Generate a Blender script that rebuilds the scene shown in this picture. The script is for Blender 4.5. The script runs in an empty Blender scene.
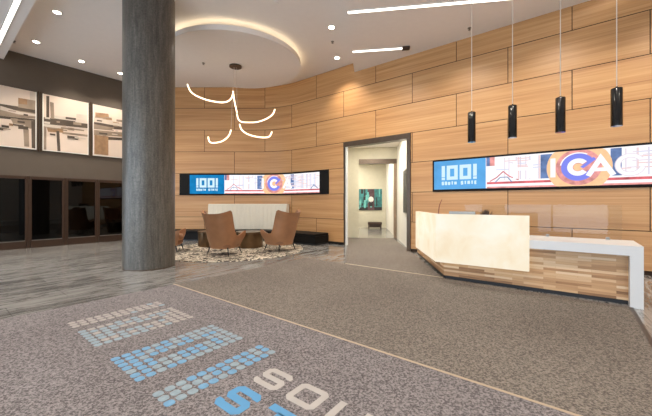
import bpy, bmesh, math, random
from mathutils import Vector, Matrix
random.seed(7)
scn = bpy.context.scene
COL = scn.collection
# ------------------------------------------------------------------ frame of reference
F, CH, CX, HY = 313.0, 1.27, 326.0, 203.0          # focal length (px), eye height, principal column, horizon row
DV = Vector((401, -313)).normalized()               # along the timber wall
NV = Vector((313, 401)).normalized()                # away from the street, towards the timber wall
BV = Vector((.108, .994)).normalized()              # along the corridor
RV = Vector((BV.y, -BV.x))
ROT_D = math.atan2(DV.y, DV.x)
T_WALL, S_LEFT, S_RIGHT, T_FRONT = 7.81, -12.0, 7.0, -4.0
Z_UP, Z_LOW = 5.41, 5.13

def st(s, t, z=0.0):
    p = DV*s + NV*t
    return Vector((p.x, p.y, z))
def br(b, r, z=0.0):
    p = BV*b + RV*r
    return Vector((p.x, p.y, z))
def to_st(p):
    q = Vector((p[0], p[1])); return q.dot(DV), q.dot(NV)
def ray(px, py):
    return Vector(((px-CX)/F, 1.0, (HY-py)/F))
def on_z(px, py, z=0.0):
    r = ray(px, py); k = (z-CH)/r.z
    return Vector((r.x*k, r.y*k, z))
def on_t(px, py, t=T_WALL):
    r = ray(px, py); k = t/(r.x*NV.x + r.y*NV.y)
    p = r*k; s, _ = to_st(p); return s, p.z+CH
def on_s(px, py, s=S_LEFT):
    r = ray(px, py); k = s/(r.x*DV.x + r.y*DV.y)
    p = r*k; _, t = to_st(p); return t, p.z+CH

# timber wall path: straight, then an arc, then a straight back part
YB, RAD = 11.2, 2.5
ANG = -ROT_D
inter = Vector(((T_WALL - NV.y*YB)/NV.x, YB))
TL = RAD*math.tan(ANG/2)
P_T1 = inter + DV*TL
U_T1 = P_T1.dot(DV)
P_T2 = inter - Vector((1, 0))*TL
U_T2 = U_T1 - RAD*ANG
CEN = P_T1 - NV*RAD
def path(u, off=0.0):
    """point on the timber wall at run u, moved off metres into the room, and its run direction"""
    if u >= U_T1:
        p = P_T1 + DV*(u-U_T1); n = NV; d = DV
    elif u >= U_T2:
        a = (U_T1-u)/RAD
        ang = math.atan2(NV.y, NV.x) + a
        n = Vector((math.cos(ang), math.sin(ang))); p = CEN + n*RAD; d = Vector((n.y, -n.x))
    else:
        n = Vector((0, 1)); d = Vector((1, 0)); p = P_T2 - d*(U_T2-u)
    return p - n*off, d
U_END = U_T2 - (P_T2.x + 6.75)
def hit(px, py):
    r = ray(px, py); best = None
    u = U_END
    while u < S_RIGHT:
        p, _ = path(u); e = abs(p.x/p.y - r.x)
        if best is None or e < best[0]: best = (e, u, p)
        u += .004
    _, u, p = best
    return u, CH + r.z*p.y

# ------------------------------------------------------------------ materials
def lin(c):
    return tuple(((v/255)/12.92 if v/255 <= .04045 else ((v/255+.055)/1.055)**2.4) for v in c)
def new_mat(name):
    m = bpy.data.materials.new(name); m.use_nodes = True
    nt = m.node_tree; nt.nodes.clear()
    o = nt.nodes.new('ShaderNodeOutputMaterial')
    return m, nt, o
def N(nt, kind, **kw):
    n = nt.nodes.new(kind)
    for k, v in kw.items():
        if k in n.inputs: n.inputs[k].default_value = v
        else: setattr(n, k, v)
    return n
def ramp(nt, stops):
    n = nt.nodes.new('ShaderNodeValToRGB')
    e = n.color_ramp.elements
    while len(e) < len(stops): e.new(.5)
    for el, (p, c) in zip(e, stops):
        el.position = p; el.color = (*c, 1)
    return n
def plain(name, rgb, rough=.5, metal=0.0, noise=.06, scale=8.0, bump=0.0, spec=.5, coat=0.0):
    m, nt, o = new_mat(name)
    b = N(nt, 'ShaderNodeBsdfPrincipled')
    b.inputs['Roughness'].default_value = rough; b.inputs['Metallic'].default_value = metal
    b.inputs['Specular IOR Level'].default_value = spec; b.inputs['Coat Weight'].default_value = coat
    tc = N(nt, 'ShaderNodeTexCoord'); nz = N(nt, 'ShaderNodeTexNoise', Scale=scale, Detail=3.0)
    nt.links.new(tc.outputs['Object'], nz.inputs['Vector'])
    c = lin(rgb)
    r = ramp(nt, [(.3, tuple(v*(1-noise) for v in c)), (.7, tuple(min(1, v*(1+noise)) for v in c))])
    nt.links.new(nz.outputs['Fac'], r.inputs['Fac']); nt.links.new(r.outputs['Color'], b.inputs['Base Color'])
    if bump:
        bp = N(nt, 'ShaderNodeBump', Strength=bump, Distance=.01)
        nt.links.new(nz.outputs['Fac'], bp.inputs['Height']); nt.links.new(bp.outputs['Normal'], b.inputs['Normal'])
    nt.links.new(b.outputs[0], o.inputs[0])
    return m
def glow(name, rgb, strength, noise=0.0, scale=6.0, low=None):
    m, nt, o = new_mat(name)
    e = N(nt, 'ShaderNodeEmission', Strength=strength)
    e.inputs['Color'].default_value = (*lin(rgb), 1)
    if noise:
        tc = N(nt, 'ShaderNodeTexCoord'); nz = N(nt, 'ShaderNodeTexNoise', Scale=scale, Detail=4.0)
        nt.links.new(tc.outputs['Object'], nz.inputs['Vector'])
        r = ramp(nt, [(.3, lin(low or [v*(1-noise) for v in rgb])), (.62, lin(rgb))])
        nt.links.new(nz.outputs['Fac'], r.inputs['Fac']); nt.links.new(r.outputs['Color'], e.inputs['Color'])
    nt.links.new(e.outputs[0], o.inputs[0])
    return m
def wood(name, stops, sc=(1.1, 34.0), rough=.42, bump=.05, coat=.0):
    m, nt, o = new_mat(name)
    b = N(nt, 'ShaderNodeBsdfPrincipled', Roughness=rough); b.inputs['Coat Weight'].default_value = coat
    uv = N(nt, 'ShaderNodeUVMap'); uv.uv_map = 'UVMap'
    mp = N(nt, 'ShaderNodeMapping'); mp.inputs['Scale'].default_value = (sc[0], sc[1], 1)
    n1 = N(nt, 'ShaderNodeTexNoise', Scale=1.0, Detail=5.0, Roughness=.6, Distortion=.35)
    mp2 = N(nt, 'ShaderNodeMapping'); mp2.inputs['Scale'].default_value = (sc[0]*.55, sc[1]*.22, 1)
    n2 = N(nt, 'ShaderNodeTexNoise', Scale=1.0, Detail=3.0, Distortion=.8)
    mx = N(nt, 'ShaderNodeMix'); mx.data_type = 'FLOAT'; mx.inputs[0].default_value = .55
    for a, c in ((mp, n1), (mp2, n2)):
        nt.links.new(uv.outputs[0], a.inputs['Vector']); nt.links.new(a.outputs[0], c.inputs['Vector'])
    nt.links.new(n1.outputs['Fac'], mx.inputs[2]); nt.links.new(n2.outputs['Fac'], mx.inputs[3])
    r = ramp(nt, [(p, lin(c)) for p, c in stops])
    nt.links.new(mx.outputs[0], r.inputs['Fac']); nt.links.new(r.outputs['Color'], b.inputs['Base Color'])
    bp = N(nt, 'ShaderNodeBump', Strength=bump, Distance=.004)
    nt.links.new(n1.outputs['Fac'], bp.inputs['Height']); nt.links.new(bp.outputs['Normal'], b.inputs['Normal'])
    nt.links.new(b.outputs[0], o.inputs[0])
    return m
def carpet(name, dark, light):
    m, nt, o = new_mat(name)
    b = N(nt, 'ShaderNodeBsdfPrincipled', Roughness=.95); b.inputs['Specular IOR Level'].default_value = .15
    tc = N(nt, 'ShaderNodeTexCoord')
    n1 = N(nt, 'ShaderNodeTexNoise', Scale=70.0, Detail=2.5, Roughness=.75)
    n2 = N(nt, 'ShaderNodeTexNoise', Scale=.7, Detail=3.0)
    for n in (n1, n2): nt.links.new(tc.outputs['Object'], n.inputs['Vector'])
    r = ramp(nt, [(.40, lin(dark)), (.60, lin(light))])
    nt.links.new(n1.outputs['Fac'], r.inputs['Fac'])
    r2 = ramp(nt, [(.35, (.88, .87, .87)), (.65, (1.0, 1.0, 1.0))])
    nt.links.new(n2.outputs['Fac'], r2.inputs['Fac'])
    mx = N(nt, 'ShaderNodeMix'); mx.data_type = 'RGBA'; mx.blend_type = 'MULTIPLY'; mx.inputs[0].default_value = 1
    nt.links.new(r.outputs['Color'], mx.inputs[6]); nt.links.new(r2.outputs['Color'], mx.inputs[7])
    nt.links.new(mx.outputs[2], b.inputs['Base Color'])
    bp = N(nt, 'ShaderNodeBump', Strength=.35, Distance=.006)
    nt.links.new(n1.outputs['Fac'], bp.inputs['Height']); nt.links.new(bp.outputs['Normal'], b.inputs['Normal'])
    nt.links.new(b.outputs[0], o.inputs[0])
    return m
def stone(name):
    m, nt, o = new_mat(name)
    b = N(nt, 'ShaderNodeBsdfPrincipled', Roughness=.14)
    tc = N(nt, 'ShaderNodeTexCoord')
    mp = N(nt, 'ShaderNodeMapping'); mp.inputs['Rotation'].default_value = (0, 0, -math.atan2(NV.y, NV.x))
    nt.links.new(tc.outputs['Object'], mp.inputs['Vector'])
    br_ = N(nt, 'ShaderNodeTexBrick', Scale=1.0); br_.inputs['Brick Width'].default_value = 1.2; br_.inputs['Row Height'].default_value = .6
    br_.inputs['Mortar Size'].default_value = .004; br_.inputs['Mortar Smooth'].default_value = .2; br_.inputs['Bias'].default_value = 0
    br_.inputs['Color1'].default_value = (.38, .38, .38, 1); br_.inputs['Color2'].default_value = (.58, .58, .58, 1); br_.inputs['Mortar'].default_value = (.2, .2, .2, 1)
    nt.links.new(mp.outputs[0], br_.inputs['Vector'])
    ms = N(nt, 'ShaderNodeMapping'); ms.inputs['Scale'].default_value = (.6, 4.2, 1)
    nt.links.new(mp.outputs[0], ms.inputs['Vector'])
    nz = N(nt, 'ShaderNodeTexNoise', Scale=1.7, Detail=7.0, Roughness=.68, Distortion=1.6)
    nt.links.new(ms.outputs[0], nz.inputs['Vector'])
    mx = N(nt, 'ShaderNodeMix'); mx.data_type = 'FLOAT'; mx.inputs[0].default_value = .3
    nt.links.new(nz.outputs['Fac'], mx.inputs[2]); nt.links.new(br_.outputs['Color'], mx.inputs[3])
    r = ramp(nt, [(.30, lin((66, 65, 64))), (.45, lin((104, 102, 100))), (.55, lin((152, 150, 147))), (.66, lin((92, 90, 88)))])
    nt.links.new(mx.outputs[0], r.inputs['Fac']); nt.links.new(r.outputs['Color'], b.inputs['Base Color'])
    nt.links.new(b.outputs[0], o.inputs[0])
    return m
def glass(name, tint, fres=1.45, add=.0):
    m, nt, o = new_mat(name)
    t = N(nt, 'ShaderNodeBsdfTransparent'); t.inputs['Color'].default_value = (*tint, 1)
    g = N(nt, 'ShaderNodeBsdfGlossy', Roughness=.02)
    fr = N(nt, 'ShaderNodeFresnel', IOR=fres)
    mx = N(nt, 'ShaderNodeMixShader')
    nt.links.new(fr.outputs[0], mx.inputs[0]); nt.links.new(t.outputs[0], mx.inputs[1]); nt.links.new(g.outputs[0], mx.inputs[2])
    nt.links.new(mx.outputs[0], o.inputs[0])
    return m
def slats(name):
    """butcher-block strips of mixed tones"""
    m, nt, o = new_mat(name)
    b = N(nt, 'ShaderNodeBsdfPrincipled', Roughness=.5)
    uv = N(nt, 'ShaderNodeUVMap'); uv.uv_map = 'UVMap'
    bk = N(nt, 'ShaderNodeTexBrick', Scale=1.0)
    bk.inputs['Brick Width'].default_value = .38; bk.inputs['Row Height'].default_value = .034
    bk.inputs['Mortar Size'].default_value = .0008; bk.inputs['Bias'].default_value = 0
    bk.inputs['Color1'].default_value = (0, 0, 0, 1); bk.inputs['Color2'].default_value = (1, 1, 1, 1); bk.inputs['Mortar'].default_value = (.2, .2, .2, 1)
    bk.offset = .37
    mp = N(nt, 'ShaderNodeMapping'); mp.inputs['Scale'].default_value = (3, 60, 1)
    nz = N(nt, 'ShaderNodeTexNoise', Scale=1.0, Detail=4.0)
    nt.links.new(uv.outputs[0], bk.inputs['Vector']); nt.links.new(uv.outputs[0], mp.inputs['Vector']); nt.links.new(mp.outputs[0], nz.inputs['Vector'])
    mx = N(nt, 'ShaderNodeMix'); mx.data_type = 'FLOAT'; mx.inputs[0].default_value = .3
    nt.links.new(bk.outputs['Color'], mx.inputs[2]); nt.links.new(nz.outputs['Fac'], mx.inputs[3])
    r = ramp(nt, [(.12, lin((112, 76, 50))), (.25, lin((176, 132, 92))), (.5, lin((206, 164, 120))), (.8, lin((226, 196, 160)))])
    nt.links.new(mx.outputs[0], r.inputs['Fac']); nt.links.new(r.outputs['Color'], b.inputs['Base Color'])
    nt.links.new(b.outputs[0], o.inputs[0])
    return m
def plaster(name):
    m, nt, o = new_mat(name)
    b = N(nt, 'ShaderNodeBsdfPrincipled', Roughness=.36); b.inputs['Metallic'].default_value = .1
    tc = N(nt, 'ShaderNodeTexCoord')
    mp = N(nt, 'ShaderNodeMapping'); mp.inputs['Scale'].default_value = (9, 9, .9)
    nz = N(nt, 'ShaderNodeTexNoise', Scale=2.2, Detail=6.0, Roughness=.7)
    n2 = N(nt, 'ShaderNodeTexNoise', Scale=40.0, Detail=3.0)
    nt.links.new(tc.outputs['Object'], mp.inputs['Vector']); nt.links.new(mp.outputs[0], nz.inputs['Vector']); nt.links.new(tc.outputs['Object'], n2.inputs['Vector'])
    mx = N(nt, 'ShaderNodeMix'); mx.data_type = 'FLOAT'; mx.inputs[0].default_value = .35
    nt.links.new(nz.outputs['Fac'], mx.inputs[2]); nt.links.new(n2.outputs['Fac'], mx.inputs[3])
    r = ramp(nt, [(.32, lin((64, 61, 57))), (.5, lin((93, 89, 83))), (.7, lin((122, 117, 110)))])
    nt.links.new(mx.outputs[0], r.inputs['Fac']); nt.links.new(r.outputs['Color'], b.inputs['Base Color'])
    bp = N(nt, 'ShaderNodeBump', Strength=.12, Distance=.01)
    nt.links.new(mx.outputs[0], bp.inputs['Height']); nt.links.new(bp.outputs['Normal'], b.inputs['Normal'])
    nt.links.new(b.outputs[0], o.inputs[0])
    return m
def rugmat(name):
    m, nt, o = new_mat(name)
    b = N(nt, 'ShaderNodeBsdfPrincipled', Roughness=.95)
    tc = N(nt, 'ShaderNodeTexCoord')
    mp = N(nt, 'ShaderNodeMapping'); mp.inputs['Scale'].default_value = (1.6, 3.4, 1); mp.inputs['Rotation'].default_value = (0, 0, .5)
    nz = N(nt, 'ShaderNodeTexNoise', Scale=1.7, Detail=4.0, Roughness=.55, Distortion=2.2)
    nt.links.new(tc.outputs['Object'], mp.inputs['Vector']); nt.links.new(mp.outputs[0], nz.inputs['Vector'])
    r = ramp(nt, [(.41, lin((34, 29, 26))), (.46, lin((96, 84, 72))), (.49, lin((206, 194, 174))), (.545, lin((222, 212, 194))), (.565, lin((60, 52, 45)))])
    nt.links.new(nz.outputs['Fac'], r.inputs['Fac']); nt.links.new(r.outputs['Color'], b.inputs['Base Color'])
    nt.links.new(b.outputs[0], o.inputs[0])
    return m
def onyx(name):
    m, nt, o = new_mat(name)
    e = N(nt, 'ShaderNodeEmission', Strength=.74)
    tc = N(nt, 'ShaderNodeTexCoord')
    nz = N(nt, 'ShaderNodeTexNoise', Scale=3.0, Detail=5.0, Distortion=.6)
    nt.links.new(tc.outputs['Object'], nz.inputs['Vector'])
    r = ramp(nt, [(.25, lin((246, 222, 184))), (.45, lin((252, 236, 206))), (.68, lin((255, 246, 226)))])
    nt.links.new(nz.outputs['Fac'], r.inputs['Fac']); nt.links.new(r.outputs['Color'], e.inputs['Color'])
    g = N(nt, 'ShaderNodeBsdfPrincipled', Roughness=.25); g.inputs['Base Color'].default_value = (.12, .11, .09, 1)
    ad = N(nt, 'ShaderNodeAddShader')
    nt.links.new(e.outputs[0], ad.inputs[0]); nt.links.new(g.outputs[0], ad.inputs[1]); nt.links.new(ad.outputs[0], o.inputs[0])
    return m

M = dict(
    ceil=plain('ceiling_paint', (240, 234, 229), .9, noise=.01),
    white=plain('white_paint', (232, 228, 220), .7, noise=.02),
    taupe=plain('taupe_plaster', (94, 84, 74), .75, noise=.04, scale=3),
    timber=wood('timber_veneer', [(.25, (146, 98, 58)), (.41, (184, 135, 86)), (.55, (199, 152, 101)), (.74, (211, 169, 120))], sc=(.5, 40.0), bump=.015),
    groove=plain('dark_groove', (52, 36, 24), .9),
    black=plain('black_lacquer', (19, 17, 16), .6, spec=.2),
    toe=plain('toe_kick_black', (36, 35, 38), .5),
    bronze=plain('dark_bronze', (92, 78, 66), .35, .6, noise=.1),
    brownframe=plain('brown_metal', (64, 46, 35), .45, .2, noise=.1),
    steel=plain('brushed_steel', (150, 148, 144), .3, .9),
    stone=stone('polished_stone'),
    carpetA=carpet('entrance_carpet', (82, 78, 79), (144, 138, 139)),
    carpetB=carpet('lobby_carpet', (86, 80, 75), (138, 130, 122)),
    carpetedge=plain('carpet_edge_metal', (84, 74, 66), .5, .4),
    seamstrip=plain('seam_strip', (168, 150, 128), .5, .0),
    plaster=plaster('column_plaster'),
    rug=rugmat('abstract_rug'),
    leather=plain('tan_leather', (158, 112, 78), .36, noise=.1, scale=5, bump=.05),
    leather2=plain('tan_leather_seat', (140, 98, 70), .45, noise=.1, scale=5),
    legblack=plain('dark_leg', (28, 23, 20), .4),
    cream=plain('cream_upholstery', (222, 216, 200), .85, noise=.03, scale=30),
    drum=plain('antique_bronze_drum', (118, 96, 72), .28, .85, noise=.4, scale=3),
    slats=slats('wood_strip_front'),
    corian=plain('white_solid_surface', (214, 214, 214), .35, noise=.01),
    onyx=onyx('backlit_onyx'),
    acrylic=glass('clear_acrylic', (.96, .97, .975), 1.30),
    darkglass=glass('smoked_glass', (.03, .03, .03), 1.42),
    clearglass=glass('clear_glass', (.95, .97, .97), 1.4),
    dark=plain('dark_interior', (14, 13, 13), .8),
    blackgloss=plain('black_gloss', (16, 15, 16), .15, coat=.4),
    cordm=plain('cord_grey', (226, 216, 202), .5),
    led=glow('warm_led_tube', (255, 232, 196), 2.6),
    strip=glow('white_led_strip', (255, 246, 236), 4.0),
    cove=glow('cove_led', (255, 234, 196), 5.0),
    lens=glow('downlight_lens', (255, 240, 215), 25.0),
    wletter=plain('carpet_white_inlay', (166, 161, 157), .9, noise=.05),
    lblue=plain('carpet_pale_blue_inlay', (146, 172, 186), .9, noise=.12, scale=20),
    bblue=plain('carpet_blue_inlay', (84, 140, 182), .9, noise=.05),
    beige=plain('beige_wall', (204, 198, 178), .6, noise=.03),
    benchbrown=plain('dark_brown_bench', (66, 46, 34), .5),
)

# ------------------------------------------------------------------ mesh builder
class MB:
    def __init__(self): self.v, self.f, self.mi, self.uv = [], [], [], {}
    def add(self, vs, fs, mi=0, uv=None):
        b = len(self.v); self.v += [Vector(p) for p in vs]
        for k, f in enumerate(fs):
            if uv: self.uv[len(self.f)] = [uv[i] for i in f]
            self.f.append(tuple(b+i for i in f)); self.mi.append(mi)
        return self
    def quad(self, a, b, c, d, mi=0, uv=None): return self.add([a, b, c, d], [(0, 1, 2, 3)], mi, uv)
    def prism(self, poly, z0, z1, mi=0, dz=None):
        n = len(poly)
        vs = [Vector((p[0], p[1], z0)) for p in poly] + [Vector((p[0], p[1], z1)) for p in poly]
        area = sum(poly[i][0]*poly[(i+1) % n][1] - poly[(i+1) % n][0]*poly[i][1] for i in range(n))
        fs = [tuple(range(n-1, -1, -1)), tuple(range(n, 2*n))] + [(i, (i+1) % n, n+(i+1) % n, n+i) for i in range(n)]
        if area < 0: fs = [tuple(reversed(f)) for f in fs]
        return self.add(vs, fs, mi)
    def box(self, o, ex, ey, ez, mi=0, uvs=False):
        """corner o and three edge vectors"""
        o, ex, ey, ez = Vector(o), Vector(ex), Vector(ey), Vector(ez)
        vs = [o, o+ex, o+ex+ey, o+ey, o+ez, o+ex+ez, o+ex+ey+ez, o+ey+ez]
        fs = [(3, 2, 1, 0), (4, 5, 6, 7), (0, 1, 5, 4), (1, 2, 6, 5), (2, 3, 7, 6), (3, 0, 4, 7)]
        if ex.cross(ey).dot(ez) < 0: fs = [tuple(reversed(f)) for f in fs]
        uv = None
        if uvs:
            lx, lz = ex.length, ez.length; ly = ey.length
            uv = [(0, 0), (lx, 0), (lx+ly, 0), (ly, 0), (0, lz), (lx, lz), (lx+ly, lz), (ly, lz)]
        return self.add(vs, fs, mi, uv)
    def abox(self, c, sx, sy, sz, mi=0):
        c = Vector(c)
        return self.box(c-Vector((sx/2, sy/2, sz/2)), (sx, 0, 0), (0, sy, 0), (0, 0, sz), mi)
    def lathe(self, prof, c=(0, 0, 0), n=32, mi=0):
        c = Vector(c); vs = []; m = len(prof)
        for r, z in prof:
            for k in range(n):
                a = 2*math.pi*k/n; vs.append(c+Vector((r*math.cos(a), r*math.sin(a), z)))
        fs = [(i*n+k, i*n+(k+1) % n, (i+1)*n+(k+1) % n, (i+1)*n+k) for i in range(m-1) for k in range(n)]
        fs.append(tuple(range(n-1, -1, -1))); fs.append(tuple((m-1)*n+k for k in range(n)))
        return self.add(vs, fs, mi)
    def tube(self, pts, r, n=8, mi=0, r2=None):
        pts = [Vector(p) for p in pts]; vs = []; m = len(pts)
        up = Vector((0, 0, 1))
        prev = None
        for i, p in enumerate(pts):
            t = (pts[min(i+1, m-1)]-pts[max(i-1, 0)]).normalized()
            if prev is None:
                a = t.cross(up)
                if a.length < 1e-3: a = Vector((1, 0, 0))
            else:
                a = prev - t*prev.dot(t)
            a.normalize(); prev = a; b = t.cross(a)
            rr = r if r2 is None else r+(r2-r)*i/(m-1)
            for k in range(n):
                w = 2*math.pi*k/n; vs.append(p+a*(rr*math.cos(w))+b*(rr*math.sin(w)))
        fs = [(i*n+k, i*n+(k+1) % n, (i+1)*n+(k+1) % n, (i+1)*n+k) for i in range(m-1) for k in range(n)]
        fs.append(tuple(range(n-1, -1, -1))); fs.append(tuple((m-1)*n+k for k in range(n)))
        return self.add(vs, fs, mi)
    def build(self, name, mats, parent=None, smooth=False, bevel=0.0, local=False, fix=True):
        if not isinstance(mats, (list, tuple)): mats = [mats]
        me = bpy.data.meshes.new(name)
        vs = self.v
        if parent is not None and not local:
            inv = parent.matrix_world.inverted(); vs = [inv @ p for p in vs]
        me.from_pydata([tuple(p) for p in vs], [], self.f)
        for m in mats: me.materials.append(m)
        for p, k in zip(me.polygons, self.mi): p.material_index = k
        if self.uv:
            l = me.uv_layers.new(name='UVMap')
            for p in me.polygons:
                u = self.uv.get(p.index)
                if u:
                    for li, c in zip(p.loop_indices, u): l.data[li].uv = c
        if fix:
            bm = bmesh.new(); bm.from_mesh(me); bmesh.ops.recalc_face_normals(bm, faces=bm.faces); bm.to_mesh(me); bm.free()
        if smooth:
            for p in me.polygons: p.use_smooth = True
        o = bpy.data.objects.new(name, me); COL.objects.link(o)
        if parent is not None: o.parent = parent
        if bevel:
            b = o.modifiers.new('bevel', 'BEVEL'); b.width = bevel; b.segments = 3; b.limit_method = 'ANGLE'
        if smooth:
            try:
                me.set_sharp_from_angle(angle=math.radians(42))
            except Exception: pass
        return o
def tag(o, label=None, cat=None, group=None, kind=None):
    if label: o['label'] = label
    if cat: o['category'] = cat
    if group: o['group'] = group
    if kind: o['kind'] = kind
    return o
def thing(name, label, cat, loc=(0, 0, 0), rz=0.0, group=None):
    o = bpy.data.objects.new(name, None); COL.objects.link(o)
    o.empty_display_size = .1
    o.location = loc; o.rotation_euler = (0, 0, rz)
    o.matrix_world = Matrix.Translation(loc) @ Matrix.Rotation(rz, 4, 'Z')
    return tag(o, label, cat, group)
def struct(o): o['kind'] = 'structure'; return o
def copy_tree(root):
    r = root.copy(); COL.objects.link(r)
    for ch in list(root.children):
        c = ch.copy(); COL.objects.link(c); c.parent = r
        for g in list(ch.children):
            d = g.copy(); COL.objects.link(d); d.parent = c
    return r
def lamp(name, kind, loc, power, color, parent=None, **kw):
    l = bpy.data.lights.new(name, kind); l.energy = power; l.color = color
    for k, v in kw.items(): setattr(l, k, v)
    o = bpy.data.objects.new(name, l); COL.objects.link(o); o.location = loc
    return o

DV3 = Vector((DV.x, DV.y, 0)); NV3 = Vector((NV.x, NV.y, 0)); BV3 = Vector((BV.x, BV.y, 0)); RV3 = Vector((RV.x, RV.y, 0)); ZV = Vector((0, 0, 1))

# ================================================================== SETTING
# floor (one slab) -----------------------------------------------------------
mb = MB()
mb.prism([st(S_LEFT-3, T_FRONT-1), st(S_RIGHT+.5, T_FRONT-1), st(S_RIGHT+.5, 19), st(S_LEFT-3, 19)], -.15, 0)
struct(mb.build('floor', M['stone']))
# ceilings -------------------------------------------------------------------
mb = MB(); mb.prism([st(S_LEFT-.3, T_FRONT-.3), st(S_RIGHT+.3, T_FRONT-.3), st(S_RIGHT+.3, T_WALL+.6), st(-5, T_WALL+1.5), Vector((-2.2, 11.8, 0)), Vector((-8.5, 12.2, 0))], Z_UP, Z_UP+.2)
struct(mb.build('ceiling', M['ceil']))
# lowered ceiling plane: right of the step and along the street side
E0 = on_z(354.4, 71.8, Z_LOW); E1 = on_z(347, 14, Z_LOW)
edir = (Vector((E1.x, E1.y))-Vector((E0.x, E0.y))).normalized()
T_STEP = 1.3
k = (to_st(E0)[1]-T_STEP)/(-edir.dot(NV))
EC = Vector((E0.x, E0.y)) + edir*k
EF = Vector((E0.x, E0.y)) - edir*.6
mb = MB(); mb.prism([EF, EC, st(S_LEFT+.0, T_STEP), st(S_LEFT+.0, T_FRONT), st(S_RIGHT, T_FRONT), st(S_RIGHT, T_WALL+.3)], Z_LOW, Z_UP-.002)
struct(mb.build('ceiling_soffit', M['ceil']))

# timber wall ------------------------------------------------------------------
U_D0, U_D1, Z_DOOR = -5.39, -3.28, 3.1
rs_u0, _ = on_t(433.2, 170); RS1 = 3.3                      # right screen
ls_u0 = hit(180, 185)[0]; ls_u1 = hit(329, 185)[0]          # left screen
ROW = .775
def strip(mb, u0, u1, z0, z1, off, mi=0, uvo=None, step=.12):
    n = 1 if (u0 >= U_T1-1e-6 or u1 <= U_T2+1e-6) else max(1, int((u1-u0)/step))
    for i in range(n):
        a = u0+(u1-u0)*i/n; b = u0+(u1-u0)*(i+1)/n
        pa, _ = path(a, off); pb, _ = path(b, off)
        uv = None
        if uvo is not None: uv = [(a+uvo[0], z0+uvo[1]), (b+uvo[0], z0+uvo[1]), (b+uvo[0], z1+uvo[1]), (a+uvo[0], z1+uvo[1])]
        mb.quad((pa.x, pa.y, z0), (pb.x, pb.y, z0), (pb.x, pb.y, z1), (pa.x, pa.y, z1), mi, uv)
wall = MB()
def fill(u0, u1, z0, z1, mi, off, uvo=None):
    strip(wall, u0, u1, z0, z1, off, mi, uvo)
GAP = .007
for row in range(7):
    z0 = row*ROW; z1 = min((row+1)*ROW, Z_UP)
    if row == 0: z0 = .07
    base = .027 if row % 2 == 0 else -1.07
    for kk in range(-8, 5):
        a = base + 2.17*kk; b = a+2.17
        a = max(a, U_END); b = min(b, S_RIGHT)
        if b-a < .05: continue
        uvo = (random.random()*40, random.random()*40)
        segs = [(a, b)]
        holes = []
        if z1 <= Z_DOOR+.01: holes.append((U_D0-.0, U_D1+.0))
        if row == 2: holes += [(rs_u0-.01, RS1), (ls_u0-.01, ls_u1+.01)]
        for h0, h1 in holes:
            ns = []
            for (p, q) in segs:
                if q <= h0 or p >= h1: ns.append((p, q)); continue
                if p < h0: ns.append((p, h0))
                if q > h1: ns.append((h1, q))
            segs = ns
        for (p, q) in segs:
            gp = GAP if abs(p-a) < 1e-6 else 0; gq = GAP if abs(q-b) < 1e-6 else 0
            # split at arc ends so straight parts stay straight
            cuts = [p+gp] + [c for c in (U_T2, U_T1) if p+gp < c < q-gq] + [q-gq]
            for c0, c1 in zip(cuts[:-1], cuts[1:]):
                strip(wall, c0, c1, z0+GAP, z1-GAP, .012, 0, uvo)
# backing behind the joints
for (u0, u1, z0, z1) in ((U_END, U_D0, 0, Z_UP), (U_D0, U_D1, Z_DOOR, Z_UP), (U_D1, S_RIGHT, 0, Z_UP)):
    cuts = [u0] + [c for c in (U_T2, U_T1) if u0 < c < u1] + [u1]
    for c0, c1 in zip(cuts[:-1], cuts[1:]):
        strip(wall, c0, c1, z0, z1, 0.0, 1)
struct(wall.build('wall_back', [M['timber'], M['groove']], fix=False))
mb = MB()
for (u0, u1) in ((U_END, U_D0-.02), ):
    cuts = [u0] + [c for c in (U_T2, U_T1) if u0 < c < u1] + [u1]
    for c0, c1 in zip(cuts[:-1], cuts[1:]):
        strip(mb, c0, c1, 0, .065, .016)
struct(mb.build('baseboard_back', M['black'], fix=False))

# left wall: taupe plaster above, smoked glass shopfront below -----------------
Z_SF = 2.02
mb = MB(); mb.box(st(S_LEFT-.25, T_FRONT), DV3*.25, NV3*(11.2), ZV*0+Vector((0, 0, Z_UP-Z_SF)))
for v in mb.v: v.z += Z_SF
struct(mb.build('wall_left', M['taupe']))
mb = MB(); mb.box(st(S_LEFT-2.6, T_FRONT), DV3*.1, NV3*11.2, ZV*3)        # dark room behind the smoked glass
mb.box(st(S_LEFT-2.6, T_FRONT, 2.9), DV3*2.4, NV3*11.2, ZV*.1)
struct(mb.build('wall_shop_interior', M['dark']))
bays = [(-60, -29), (-25, 25), (31.5, 62), (68, 95), (99.5, 131)]
for i, (p0, p1) in enumerate(bays):
    t0 = on_s(p0, 200)[0]; t1 = on_s(p1, 200)[0]
    e = .02
    o = thing(f'window_{i+1}', None, None, st(S_LEFT, t0)); struct(o)
    fr = MB(); w = .055
    fr.box(st(S_LEFT-.06, t0-e, 0), DV3*.08, NV3*(t1-t0+2*e), ZV*.2)
    fr.box(st(S_LEFT-.06, t0-e, 1.94), DV3*.08, NV3*(t1-t0+2*e), ZV*.08)
    fr.box(st(S_LEFT-.06, t0-w, .2), DV3*.09, NV3*w, ZV*1.74)
    fr.box(st(S_LEFT-.06, t1, .2), DV3*.09, NV3*w, ZV*1.74)
    fr.box(st(S_LEFT-.03, t0, .2), DV3*.055, NV3*(t1-t0), ZV*.022, 1)
    fr.build('window_frame', [M['brownframe'], M['steel']], o)
    g = MB(); g.box(st(S_LEFT-.035, t0, .2), DV3*.012, NV3*(t1-t0), ZV*1.74)
    g.build('pane', M['darkglass'], o)
mb = MB()
ts = [on_s(p, 200)[0] for p in (-29, -25, 25, 31.5, 62, 68, 95, 99.5)]
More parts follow.
